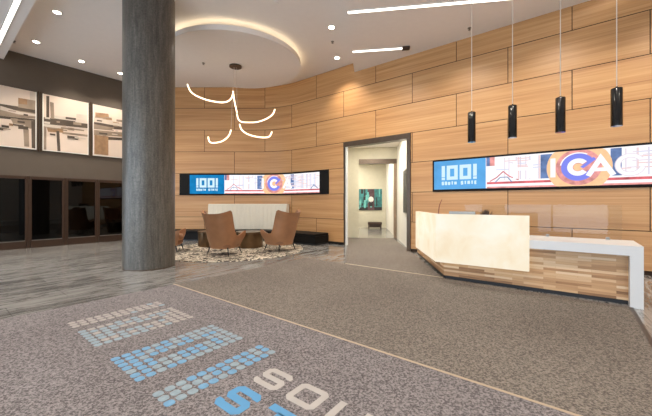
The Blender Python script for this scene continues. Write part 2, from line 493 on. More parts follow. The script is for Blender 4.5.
for a, b in zip(ts[::2], ts[1::2]):
    mb.box(st(S_LEFT-.05, a+.03, 0), DV3*.06, NV3*max(.01, b-a-.06), ZV*Z_SF)
struct(mb.build('trim_1', M['brownframe']))
# posts between the prints
mb = MB()
for p0, p1 in ((36.8, 38.6), (39.4, 41.3), (88.8, 91.6)):
    a = on_s(p0, 120)[0]; b = on_s(p1, 120)[0]
    mb.box(st(S_LEFT, a, 2.74), DV3*.05, NV3*(b-a), ZV*1.72)
struct(mb.build('trim_2', M['bronze']))

# right wall, street front -----------------------------------------------------
mb = MB(); mb.box(st(S_RIGHT, T_FRONT), DV3*.2, NV3*(T_WALL-T_FRONT+.3), ZV*Z_UP)
struct(mb.build('wall_right', M['white']))
mb = MB()
wins = [(-11.2, -7.6), (-6.8, -3.2), (-2.4, 1.2), (2.0, 5.6)]
xs = [S_LEFT-.2] + [v for w in wins for v in w] + [S_RIGHT+.2]
for a, b in zip(xs[::2], xs[1::2]):
    mb.box(st(a, T_FRONT-.2), DV3*(b-a), NV3*.2, ZV*Z_UP)
for a, b in wins:
    mb.box(st(a, T_FRONT-.2, 4.2), DV3*(b-a), NV3*.2, ZV*(Z_UP-4.2))
struct(mb.build('wall_front', M['white']))
for i, (a, b) in enumerate(wins):
    o = thing(f'window_{i+6}', None, None, st(a, T_FRONT)); struct(o)
    fr = MB()
    for q in (a, (a+b)/2-.03, b-.06): fr.box(st(q, T_FRONT-.14), DV3*.06, NV3*.08, ZV*4.2)
    for z in (0, 2.6, 4.14): fr.box(st(a, T_FRONT-.13, z), DV3*(b-a), NV3*.06, ZV*.06)
    fr.build('window_frame', M['bronze'], o)
    g = MB(); g.quad(st(a, T_FRONT-.1, .05), st(b, T_FRONT-.1, .05), st(b, T_FRONT-.1, 4.15), st(a, T_FRONT-.1, 4.15))
    g.build('pane', M['clearglass'], o)

# corridor behind the portal ----------------------------------------------------
J0 = st(U_D0, T_WALL); J1 = st(U_D1, T_WALL)
b0 = Vector((J0.x, J0.y)).dot(BV); r0 = Vector((J0.x, J0.y)).dot(RV)
b1 = Vector((J1.x, J1.y)).dot(BV); r1 = Vector((J1.x, J1.y)).dot(RV)
BP, BB, ZC = 11.55, 16.3, 3.3
RL, RR = r0, r1
mb = MB()
def wl(r, t):
    k = (t-(RV*r).dot(NV))/BV.dot(NV); return br(k, r)
mb.prism([wl(RL, T_WALL+.03), wl(RL-.1, T_WALL+.03), br(BP, RL-.1), br(BP, RL)], 0, ZC)
mb.box(br(BP, RL-.1), BV3*.15, RV3*(.43+.1), ZV*ZC)                        # pier
mb.box(br(BP, RL+.43, 2.87), BV3*.15, RV3*(RR-RL-.43), ZV*(ZC-2.87))       # over the inner opening
mb.box(br(BP+.15, -3.2), BV3*.05, RV3*(3.2+RL+.3), ZV*ZC)
struct(mb.build('wall_corridor_left', M['beige']))
mb = MB(); mb.prism([wl(RR, T_WALL+.03), wl(RR+.1, T_WALL+.03), br(BB, RR+.1), br(BB, RR)], 0, ZC)
struct(mb.build('wall_corridor_right', M['white']))
mb = MB(); mb.box(br(BB, -3.2), BV3*.1, RV3*(RR+3.4), ZV*ZC)
mb.box(br(BP, -3.3), BV3*(BB-BP), RV3*.1, ZV*ZC)
struct(mb.build('wall_corridor_end', M['beige']))
mb = MB(); mb.prism([wl(RL-.05, T_WALL+.03), wl(RR+.05, T_WALL+.03), br(BB+.1, RR+.05), br(BB+.1, -3.3), br(BP, -3.3), br(BP, RL-.05)], ZC, ZC+.1)
struct(mb.build('ceiling_corridor', M['ceil']))
mb = MB()
mb.box(br(BP-.04, RL+.43, 2.70), BV3*.2, RV3*(RR-RL-.43-.002), ZV*.17)
struct(mb.build('trim_3', M['bronze']))
mb = MB(); mb.box(br(BP-.04, RR-.10, 0), BV3*.2, RV3*.095, ZV*2.7)
struct(mb.build('trim_4', plain('light_bronze', (150, 128, 106), .5, .2)))
# portal frame
o = thing('door_1', None, None, (J0+J1)/2); struct(o)
mb = MB()
mb.box(st(U_D0, T_WALL-.06, Z_DOOR-.15), DV3*(U_D1-U_D0), NV3*.22, ZV*.15)
mb.box(st(U_D0, T_WALL-.04, 0), DV3*.045, NV3*.1, ZV*(Z_DOOR-.15))
mb.box(st(U_D1-.10, T_WALL-.05, 0), DV3*.10, NV3*.2, ZV*(Z_DOOR-.15))
mb.build('door_frame', M['bronze'], o)
mb = MB(); mb.box(st(U_D0+.05, T_WALL-.02, 0), DV3*.075, NV3*.03, ZV*(Z_DOOR-.15))
mb.build('side_light', M['white'], o)

# ================================================================== COLUMN
cc = Vector((-3.545, 6.29, 0))
mb = MB(); mb.lathe([(.463, 0), (.463, Z_UP-.01)], n=96)
c = thing('column', 'massive round grey plaster column rising from the stone floor', 'column', cc)
mb.build('shaft', M['plaster'], c, smooth=True, local=True)
mb = MB(); mb.lathe([(.468, 0), (.468, .02)], n=96); mb.build('base_ring', M['bronze'], c, smooth=True, local=True)

# ================================================================== CARPETS
def mat_piece(name, poly, m, label, edge=None):
    o = MB().prism(poly, .0, .008).build(name, m)
    return tag(o, label, 'carpet')
A = thing('entrance_carpet', 'grey entrance carpet nearest the camera with inlaid dots and letters', 'carpet', st(-4.85, 2.39))
mb = MB(); mb.prism([st(-4.85, 2.385), st(-4.85, T_FRONT+.05), st(5.5, T_FRONT+.05), st(5.5, 2.385)], 0, .008)
mb.build('pile', M['carpetA'], A)
mb = MB(); mb.prism([st(-4.87, 2.372), st(5.5, 2.372), st(5.5, 2.395), st(-4.87, 2.395)], 0, .0105)
mb.build('edge_strip', M['seamstrip'], A)
Bc = thing('lobby_carpet', 'plain brownish grey carpet laid before the reception desk and corridor', 'carpet', st(-4.82, 2.4))
mb = MB(); mb.prism([st(-4.82, 2.4), st(.56, 2.4), st(.56, 5.27), st(-1.7, 5.375), st(-4.82, 5.375)], 0, .008)
mb.build('pile', M['carpetB'], Bc)
mb = MB(); mb.prism([st(.56, 2.4), st(.60, 2.4), st(.60, 5.26), st(.56, 5.26)], 0, .009)
mb.build('edge_strip', M['carpetedge'], Bc)
# corridor runner
q0 = on_z(345, 264); q1 = on_z(349.2, 245)
lw = br(BP-.09, RL+.03)
C3 = thing('corridor_carpet', 'carpet strip leading through the tall portal into the corridor', 'carpet', q0)
mb = MB(); mb.prism([q0, st(-1.7, 5.395), br(b1+.0, RR-.03), br(BP-.09, RR-.15), br(BP-.09, RL+.03), br(b0+.05, RL+.08)], 0, .0085)
mb.build('pile', M['carpetB'], C3)
mb = MB(); e = RV3*.025
mb.prism([q0, q0+e, br(b0-.02, RL+.09)+e, br(b0-.02, RL+.09)], 0, .0095)
mb.build('edge_strip', M['carpetedge'], C3)
mb = MB(); mb.prism([st(to_st(q0)[0], 5.378), st(-1.7, 5.378), st(-1.7, 5.408), st(to_st(q0)[0], 5.408)], 0, .010)
mb.build('threshold_strip', plain('threshold_metal', (176, 160, 136), .5), C3)

# inlaid logo ---------------------------------------------------------------------
ZI = .0088
def dot(mb, s, t, r, mi, rt=1.0):
    n = 16; ex = .75
    g = lambda v: math.copysign(abs(v)**ex, v)
    vs = [st(s+r*g(math.cos(2*math.pi*k/n)), t+r*rt*g(math.sin(2*math.pi*k/n)), ZI) for k in range(n)]
    vs += [v+ZV*.0012 for v in vs]
    mb.add(vs, [tuple(range(n, 2*n))] + [(k, (k+1) % n, n+(k+1) % n, n+k) for k in range(n)], mi)
PS, PT = .0585, .070
INL = [M['wletter'], M['lblue'], M['bblue']]
DIG = [plain('dot_grey_inlay', (152, 146, 142), .9, noise=.12, scale=30), plain('dot_pale_inlay', (130, 146, 155), .9, noise=.12, scale=30), plain('dot_blue_inlay', (104, 146, 178), .9, noise=.12, scale=30)]
def inside_one(s, t): return True
PITCH = .0775
def dotted(s0, cols, skip, pick):
    mb = MB()
    for i in range(cols):
        for j in range(12):
            if skip(i, j): continue
            dot(mb, s0+PITCH*i, .948+PITCH*j, .0325, pick(i, .948+PITCH*j), 1.0)
    mb.build('inlaid_digit', DIG, A, fix=False)
rnd = random.Random(3)
def pk(base):
    def f(s, t):
        x = rnd.random()
        if base == 0: return 0 if x < .92 else 1
        if base == 1: return 0 if x < .5+(t-1.4)*.5 else 1
        if base == 2: return 2 if x < .55-(t-1.3)*.7 else 1
        return 2 if x < .6 else 1
    return f
solid = lambda i, j: False
hollow = lambda i, j: i == 3 and 2 < j < 9
dotted(-4.135, 3, solid, pk(0))
dotted(-3.775, 7, hollow, pk(1))
dotted(-2.90, 7, hollow, pk(2))
dotted(-2.147, 3, solid, pk(3))
# letters
def ribbon(mb, pts, w, mapf, mi, closed=False, h=.0012):
    P = [Vector(p) for p in pts]; n = len(P); L, R = [], []
    for i in range(n):
        a = P[(i-1) % n] if (closed or i > 0) else None
        b = P[(i+1) % n] if (closed or i < n-1) else None
        d1 = (P[i]-a).normalized() if a is not None else None
        d2 = (b-P[i]).normalized() if b is not None else None
        if d1 is None: d1 = d2
        if d2 is None: d2 = d1
        n1 = Vector((-d1.y, d1.x)); n2 = Vector((-d2.y, d2.x))
        m = (n1+n2).normalized(); k = w/2/max(.35, m.dot(n1))
        L.append(P[i]+m*k); R.append(P[i]-m*k)
    m_ = n if closed else n-1
    for i in range(m_):
        j = (i+1) % n
        vs = [mapf(*q) for q in (L[i], R[i], R[j], L[j])]
        vs = vs + [(Vector(v)+ZV*h) for v in vs] if h else vs
        if h: mb.add(vs, [(4, 5, 6, 7), (0, 1, 5, 4), (1, 2, 6, 5), (2, 3, 7, 6), (3, 0, 4, 7)], mi)
        else: mb.add(vs, [(0, 1, 2, 3)], mi)
c_ = .12
def glyph(ch):
    a = .1
    G = {
     'S': [([(1, .8), (1, 1-a), (1-a, 1), (a, 1), (0, 1-a), (0, .5+a), (a, .5), (1-a, .5), (1, .5-a), (1, a), (1-a, 0), (a, 0), (0, a), (0, .2)], False)],
     'O': [([(a, 0), (1-a, 0), (1, a), (1, 1-a), (1-a, 1), (a, 1), (0, 1-a), (0, a)], True)],
     'U': [([(0, 1.08), (0, a), (a, 0), (1-a, 0), (1, a), (1, 1.08)], False)],
     'T': [([(-.1, 1), (1.1, 1)], False), ([(.5, .9), (.5, -.08)], False)],
     'H': [([(0, 1.08), (0, -.08)], False), ([(1, 1.08), (1, -.08)], False), ([(0, .5), (1, .5)], False)],
     'A': [([(0, -.08), (0, 1-a), (a, 1), (1-a, 1), (1, 1-a), (1, -.08)], False), ([(0, .42), (1, .42)], False)],
     'E': [([(1.08, 1), (a, 1), (0, 1-a), (0, a), (a, 0), (1.08, 0)], False), ([(0, .5), (.95, .5)], False)],
     '1': [([(.5, 1.08), (.5, -.08)], False)],
     '0': [([(a, 0), (1-a, 0), (1, a), (1, 1-a), (1-a, 1), (a, 1), (0, 1-a), (0, a)], True)],
     'C': [([(1, .72), (1, 1-a), (1-a, 1), (a, 1), (0, 1-a), (0, a), (a, 0), (1-a, 0), (1, a), (1, .28)], False)],
     'I': [([(.5, 1.08), (.5, -.08)], False)],
     'G': [([(1, .8), (1, 1-a), (1-a, 1), (a, 1), (0, 1-a), (0, a), (a, 0), (1-a, 0), (1, a), (1, .45), (.55, .45)], False)],
    }
    return G[ch]
def word(mb, text, s0, t0, w, h, pitch, stroke, mapf, mi, hz=.0012):
    for i, ch in enumerate(text):
        if ch == ' ': continue
        for pts, cl in glyph(ch):
            P = [(s0+i*pitch+stroke/2+p[0]*(w-stroke), t0+stroke/2+p[1]*(h-stroke)) for p in pts]
            ribbon(mb, P, stroke, mapf, mi, cl, hz)
fl = lambda s, t: st(s, t, ZI)
for txt, t_, h_, sk, mi_ in (('SOUTH', 1.43, .215, .048, 0), ('STATE', 1.12, .235, .056, 2)):
    for i_, c1_ in enumerate(txt):
        mb = MB(); word(mb, c1_, -1.80+.325*i_, t_, .24, h_, .325, sk, fl, mi_); mb.build('inlaid_letter', INL, A, fix=False)

# ================================================================== LIGHT FITTINGS
def linear_light(label, a, b, w):
    a, b = Vector(a), Vector(b); d = (b-a).normalized(); n = Vector((-d.y, d.x, 0))
    o = thing('linear_ceiling_light', label, 'ceiling light', (a+b)/2)
    mb = MB(); mb.box(a-n*w/2, b-a, n*w, Vector((0, 0, -.006))); mb.build('diffuser', M['strip'], o)
    mb = MB()
    for s in (1, -1):
        mb.box(a+n*s*(w/2)-n*(0 if s > 0 else .02), b-a, n*.02, Vector((0, 0, -.01)))
    mb.build('trim', M['white'], o)
    return o
sdir = Vector((-edir.x, -edir.y)); perp = Vector((sdir.y, -sdir.x, 0))
p = on_z(348.0, 12.3, Z_LOW)
linear_light('long white strip light across the top of the lowered ceiling', p, p+perp*5.2, .085)
p = on_z(352.8, 51.6, Z_LOW); q = on_z(403.5, 48.2, Z_LOW)
linear_light('short white strip light ending at a small box above timber wall', p, p+perp*((q-p).length), .09)
p = on_z(-30, 103, Z_LOW); q = on_z(60, -75, Z_LOW)
a_ = st(S_LEFT+.1, to_st(on_z(0, 38.5, Z_LOW))[1], Z_LOW); b_ = st(-4.6, to_st(on_z(0, 38.5, Z_LOW))[1], Z_LOW)
linear_light('white strip light in the upper left corner of the photo', a_, b_, .08)
p = on_z(406, 47, Z_LOW)
mb = MB(); mb.box(p-perp*.09-sdir.to_3d()*.06, perp*.18, sdir.to_3d()*.12, Vector((0, 0, -.06)))
tag(mb.build('ceiling_sensor', M['brownframe'], bevel=.008), 'small brown box on the ceiling at the end of the short strip light', 'sensor')

WARM = (1.0, .895, .765)
DL = [((57, 12), 'recessed downlight nearest the camera in the left ceiling'),
      ((36, 41.5), 'recessed downlight beside the corner of the taupe wall'),
      ((81.5, 61), 'recessed downlight over the middle of the taupe wall'),
      ((120.5, 73), 'recessed downlight half hidden at the left edge of the column'),
      ((331.5, 27), 'recessed downlight left of the long strip light'),
      ((337, 57.5), 'recessed downlight left of the short strip light near timber wall')]
for (pp, lab) in DL:
    p = on_z(pp[0], pp[1], Z_UP)
    o = thing('recessed_downlight', lab, 'downlight', p, group=None)
    mb = MB(); mb.lathe([(.10, -.001), (.10, -.008), (.068, -.012)], n=32); mb.build('trim_ring', M['white'], o, smooth=True, local=True)
    mb = MB(); mb.lathe([(.066, -.010), (.066, -.014)], n=32); mb.build('lens', M['lens'], o, local=True)
def spot(loc, power, color=WARM, cone=110, blend=.6, aim=None, r=.06):
    o = lamp('downlight_or_fill_beam', 'SPOT', loc, power, color, spot_size=math.radians(cone), spot_blend=blend, shadow_soft_size=r)  # serves the downlights, the wall washers and the added fill spots
    if aim is not None:
        d = Vector(aim)-Vector(loc); o.rotation_euler = d.to_track_quat('-Z', 'Y').to_euler()
    return o
# --- circular dropped ceiling with a cove
DC = Vector((-2.52, 8.8, 0))
disc = thing('ceiling_disc', 'round dropped ceiling disc with a glowing rim over the seating', 'ceiling disc', (DC.x, DC.y, 5.15))
mb = MB(); mb.lathe([(1.8, 0), (1.8, .12)], n=128); mb.build('panel', M['ceil'], disc, smooth=True, local=True)
mb = MB(); mb.lathe([(1.0, .12), (1.0, .257)], n=64); mb.build('plenum', M['ceil'], disc, smooth=True, local=True)
mb = MB()
mb.tube([Vector((1.72*math.cos(2*math.pi*k/96), 1.72*math.sin(2*math.pi*k/96), .115)) for k in range(97)], .022, 8)
mb.build('cove_light', M['cove'], disc, local=True)
# --- chandelier
zc = 5.15
can = on_z(235.5, 66, zc)
ch = thing('chandelier', 'hanging chandelier of curved glowing tubes under the ceiling disc', 'chandelier', (can.x, can.y, zc))
mb = MB(); mb.lathe([(.17, -.035), (.17, 0)], (can.x, can.y, zc), n=40); mb.build('canopy', M['bronze'], ch, smooth=True)
def at(px, py, Y):
    r = ray(px, py); return Vector((r.x*Y, Y, CH+r.z*Y))
arcs = [
 ([(187.5, 84.5), (190, 90.5), (195, 95), (204, 99), (213, 101.3), (222, 102.4), (228, 101.2), (231.5, 98), (232.8, 94)], -.7),
 ([(233, 91), (233.8, 97), (235, 104), (237, 112.5)], .05),
 ([(237, 114), (238.3, 119), (241.5, 121.8), (248, 122.4), (257, 122), (266, 119), (272.5, 114.5), (274.8, 109.5)], .6),
 ([(239.7, 124.5), (241.5, 129.5), (247, 133.8), (255, 136.4), (264, 137.5), (269.5, 136.3), (271.8, 132)], -.6),
 ([(231, 130), (228.6, 136), (222.5, 141), (215, 142.8), (209.8, 142), (208.2, 137)], .5)]
def smooth_pts(P, n=6):
    out = []
    for i in range(len(P)-1):
        p0 = P[max(i-1, 0)]; p1 = P[i]; p2 = P[i+1]; p3 = P[min(i+2, len(P)-1)]
        for k in range(n):
            t = k/n
            out.append(.5*((2*p1)+(p2-p0)*t+(2*p0-5*p1+4*p2-p3)*t*t+(3*p1-p0-3*p2+p3)*t**3))
    return out+[P[-1]]
for pts, bow in arcs:
    n = len(pts)
    P = [at(x, y, can.y+bow*math.sin(math.pi*i/(n-1))*.8) for i, (x, y) in enumerate(pts)]
    mb = MB(); mb.tube(smooth_pts(P), .020, 8)
    mb.build('light_tube', M['led'], ch, smooth=True)
for (x, y, dx) in ((233, 91, -.02), (237, 113, .03), (231, 130, -.05)):
    b = at(x, y, can.y); mb = MB(); mb.tube([Vector((can.x+dx, can.y, zc-.03)), b], .0035, 6); mb.build('suspension_cable', M['cordm'], ch)
# --- ceiling sprinklers
for (x, y, z, lab) in ((203.5, 63, 5.15, 'small dark sprinkler head on the round ceiling disc'), (332.5, 41.5, Z_UP, 'small sprinkler head between the two ceiling downlights by the step'),
                       (469.5, 28, Z_LOW, 'small sprinkler head on the lowered ceiling above the pendants'), (14, 41, Z_UP, 'small sprinkler head near the upper left strip light'),
                       (233.5, 43, 5.15, 'pale concealed sprinkler cover on the round ceiling disc'), (276, 3, Z_UP, 'flat sprinkler cover at the top of the upper ceiling')):
    p = on_z(x, y, z); mb = MB()
    pale = 'cover' in lab
    mb.lathe([(.012, -.05), (.03, -.045), (.012, -.04), (.012, -.012), (.04, -.01), (.04, 0)] if not pale else [(.045, -.012), (.05, -.004), (.05, 0)], p, n=20)
    tag(mb.build('ceiling_sprinkler', M['ceil'] if pale else M['steel'], smooth=True), lab, 'sprinkler')
# --- pendants
PLAB = ['black cylinder pendant lamp hanging farthest left over the desk', 'second black cylinder pendant lamp from the left over the desk',
        'third black cylinder pendant lamp from the left over the desk', 'black cylinder pendant lamp nearest the right edge, largest in view']
PX = (471.7, 512.5, 560.4, 616.7)
proto = None
for i, px in enumerate(PX):
    a = (px-CX)/F
    # line parallel to the desk, slightly behind its front
    k_ = .1375; Y = CH*F/(k_*(px+75)); X = a*Y
    if i == 0:
        proto = thing('pendant_light', PLAB[0], 'pendant light', (X, Y, Z_LOW), ROT_D, 'cylinder pendants over the desk')
        zb, zt = 2.295, 2.80
        mb = MB(); mb.lathe([(.052, zb-Z_LOW), (.063, zb-Z_LOW), (.063, zt-Z_LOW-.01), (.058, zt-Z_LOW), (.012, zt-Z_LOW), (.012, zt-Z_LOW+.025)], n=40)
        mb.build('housing', M['blackgloss'], proto, smooth=True, local=True)
        mb = MB(); mb.lathe([(.050, zb-Z_LOW+.006), (.050, zb-Z_LOW+.001)], n=32); mb.build('lens', M['steel'], proto, local=True)
        mb = MB(); mb.tube([(0, 0, zt-Z_LOW+.02), (0, 0, -.01)], .0055, 8); mb.build('cord', M['cordm'], proto, local=True)
        mb = MB(); mb.lathe([(.06, -.02), (.06, 0)], n=32); mb.build('canopy', M['white'], proto, smooth=True, local=True)
        r = proto
    else:
        r = copy_tree(proto); r.location = (X, Y, Z_LOW); r['label'] = PLAB[i]

# ================================================================== WALL PRINTS
def shapes_on_left(mb, polys):
    for pts, mi, lay in polys:
        vs = []
        for (x, y) in pts:
            t, z = on_s(x, y); vs.append(st(S_LEFT+.031+.0012*lay, t, z))
        mb.add(vs, [tuple(range(len(vs)))], mi)
PR = [M_ for M_ in (plain('print_paper', (226, 208, 192), .6, noise=.03, scale=2), plain('print_mid', (150, 132, 114), .6, noise=.25, scale=3),
      plain('print_dark', (86, 74, 62), .6, noise=.3, scale=3), plain('print_pale', (205, 192, 178), .6, noise=.1, scale=3), plain('print_brown', (158, 124, 92), .6, noise=.2))]
def art(name, x0, x1, label, polys):
    t0 = on_s(x0, 120)[0]; t1 = on_s(x1, 120)[0]
    zb, zt = 2.785, 4.42
    o = thing('wall_art', label, 'wall art', st(S_LEFT, t0, zb))
    mb = MB(); mb.box(st(S_LEFT+.002, t0, zb), DV3*.026, NV3*(t1-t0), ZV*(zt-zb)); mb.build('backing_panel', PR[0], o)
    rp = random.Random(int(x0*3)+100); extra = []
    for k in range(17):
        x = max(x0+1, -38)+rp.random()*(x1-max(x0+1, -38)-9); w = 2.5+rp.random()*9; x_e = min(x1-1, x+w)
        mid = 112.5+(x+40)*.125 if name != 'c' else 124+(x-93)*.1
        y = mid-9+rp.random()*20; h = .6+rp.random()*2.0; sl = .13
        extra.append(([(x, y), (x_e, y+sl*(x_e-x)), (x_e, y+h+sl*(x_e-x)), (x, y+h)], rp.choice([1, 1, 2, 2, 3, 4]), 6+k*.3))
    mb = MB(); shapes_on_left(mb, polys+extra); mb.build('print', PR, o, fix=False)
    mb = MB()
    for q in (t0, t1-.025): mb.box(st(S_LEFT+.002, q, zb), DV3*.036, NV3*.025, ZV*(zt-zb))
    mb.box(st(S_LEFT+.002, t0, zb), DV3*.036, NV3*(t1-t0), ZV*.025)
    mb.build('edge_trim', M['white'], o)
art('a', -42, 36.3, 'leftmost framed architectural print on the taupe wall, cut by frame', [
    ([(-40, 97), (0, 104), (36, 109.5), (36, 113.5), (0, 108), (-40, 101)], 2, 0), ([(-40, 102), (0, 108), (36, 113.5), (36, 119), (0, 116), (-40, 112)], 1, 1),
    ([(0, 106), (20, 112), (36, 114.5), (36, 116.5), (18, 114.5), (0, 110)], 3, 2), ([(-40, 113), (0, 116), (36, 119.5), (36, 122), (0, 118.5), (-40, 116)], 2, 2),
    ([(18, 98), (36, 101), (36, 110.5), (18, 107.5)], 1, 3), ([(18, 98), (27, 99.5), (27, 105), (18, 104)], 4, 4),
    ([(10, 118), (33, 121), (31, 129), (14, 126)], 1, 3), ([(18, 126), (28, 127), (28, 130), (18, 129)], 2, 4), ([(23, 129), (28.5, 129.5), (29, 147), (24, 146.5)], 1, 3), ([(31, 121), (36, 122), (36, 149), (31.5, 148)], 2, 5),
    ([(29.5, 92), (36, 93), (36, 101), (29.5, 100)], 3, 3)])
art('b', 42.3, 88.2, 'middle framed architectural print on the taupe wall between dark posts', [
    ([(43, 117), (88, 123), (88, 128.5), (43, 124)], 2, 0), ([(50, 115), (88, 120), (88, 124), (50, 120)], 3, 1), ([(50, 118), (75, 121.5), (75, 126), (50, 123.5)], 2, 2),
    ([(46, 96), (49, 96.4), (49, 121), (46, 121)], 2, 3), ([(49.5, 102), (53.5, 103), (54, 119), (50.5, 119)], 1, 4), ([(43, 124), (88, 128.8), (88, 130.8), (43, 127)], 3, 3),
    ([(46, 127), (63, 129), (63, 133), (48, 132)], 4, 4), ([(56, 131), (59, 131.3), (60.2, 152.5), (57.2, 152.2)], 2, 5), ([(43, 126), (46, 127), (46, 151), (43, 150.5)], 1, 5),
    ([(62, 132), (88, 135), (88, 137), (62, 134)], 1, 2), ([(76, 114), (88, 115.5), (88, 120), (76, 118)], 3, 4)])
art('c', 92.6, 140, 'rightmost framed architectural print on the taupe wall beside the column', [
    ([(93, 121), (138, 126), (138, 131), (93, 128)], 2, 0), ([(93, 118), (110, 120), (122, 124), (122, 127), (100, 123), (93, 122)], 3, 1), ([(95, 112.5), (108, 114), (109, 119), (95, 118)], 4, 2),
    ([(93, 130), (138, 134), (138, 138), (93, 135)], 1, 2), ([(94, 135), (108, 136.5), (108, 155.5), (94, 154)], 4, 3), ([(108, 137), (138, 139), (138, 141), (108, 140)], 2, 3), ([(93, 124), (108, 127), (114, 131), (93, 129)], 1, 4)])

# ================================================================== SCREENS
EM = [glow('screen_blue', (28, 128, 188), 1.0, noise=.12, scale=5), glow('screen_white', (250, 246, 250), 1.0), glow('screen_letters', (205, 232, 246), 1.0),
      glow('screen_red', (224, 112, 118), 1.0, noise=.25, scale=8), glow('screen_orange', (252, 202, 156), 1.0, noise=.05, scale=12), glow('screen_violet', (128, 136, 232), 1.0),
      glow('screen_slate', (112, 136, 184), 1.0, noise=.2, scale=8), glow('screen_pink', (240, 164, 160), 1.0, noise=.2, scale=9), glow('screen_line', (224, 214, 224), 1.0), glow('screen_lightblue', (96, 168, 226), 1.0, noise=.08, scale=3), glow('screen_rose', (232, 200, 200), 1.0), glow('screen_haze', (204, 210, 232), 1.0)]
def pmap(off):
    def f(u, z):
        p, _ = path(u, off); return Vector((p.x, p.y, z))
    return f
def wrect(mb, u0, u1, z0, z1, off, mi, n=None):
    n = n or max(1, int((u1-u0)/.08)); f = pmap(off)
    for i in range(n):
        a = u0+(u1-u0)*i/n; b = u0+(u1-u0)*(i+1)/n
        mb.quad(f(a, z0), f(b, z0), f(b, z1), f(a, z1), mi)
def wdisc(mb, uc, zc_, r0, r1, off, mi, z0, z1, a0=0, a1=360, n=48, sx=1.0):
    f = pmap(off); cl = lambda z: min(z1, max(z0, z))
    if r1-r0 > .07:
        m_ = int((r1-r0)/.06)+1
        for q_ in range(m_): wdisc(mb, uc, zc_, r0+(r1-r0)*q_/m_, r0+(r1-r0)*(q_+1)/m_, off, mi, z0, z1, a0, a1, n, sx)
        return
    for k in range(n):
        A0 = math.radians(a0+(a1-a0)*k/n); A1 = math.radians(a0+(a1-a0)*(k+1)/n)
        q = [(uc+r0*sx*math.cos(A0), cl(zc_+r0*math.sin(A0))), (uc+r1*sx*math.cos(A0), cl(zc_+r1*math.sin(A0))), (uc+r1*sx*math.cos(A1), cl(zc_+r1*math.sin(A1))), (uc+r0*sx*math.cos(A1), cl(zc_+r0*math.sin(A1)))]
        mb.add([f(*p) for p in q], [(0, 1, 2, 3)], mi)
def wletters(mb, text, u0, z0, w, h, pitch, stroke, off, mi):
    word(mb, text, u0, z0, w, h, pitch, stroke, pmap(off), mi, 0)
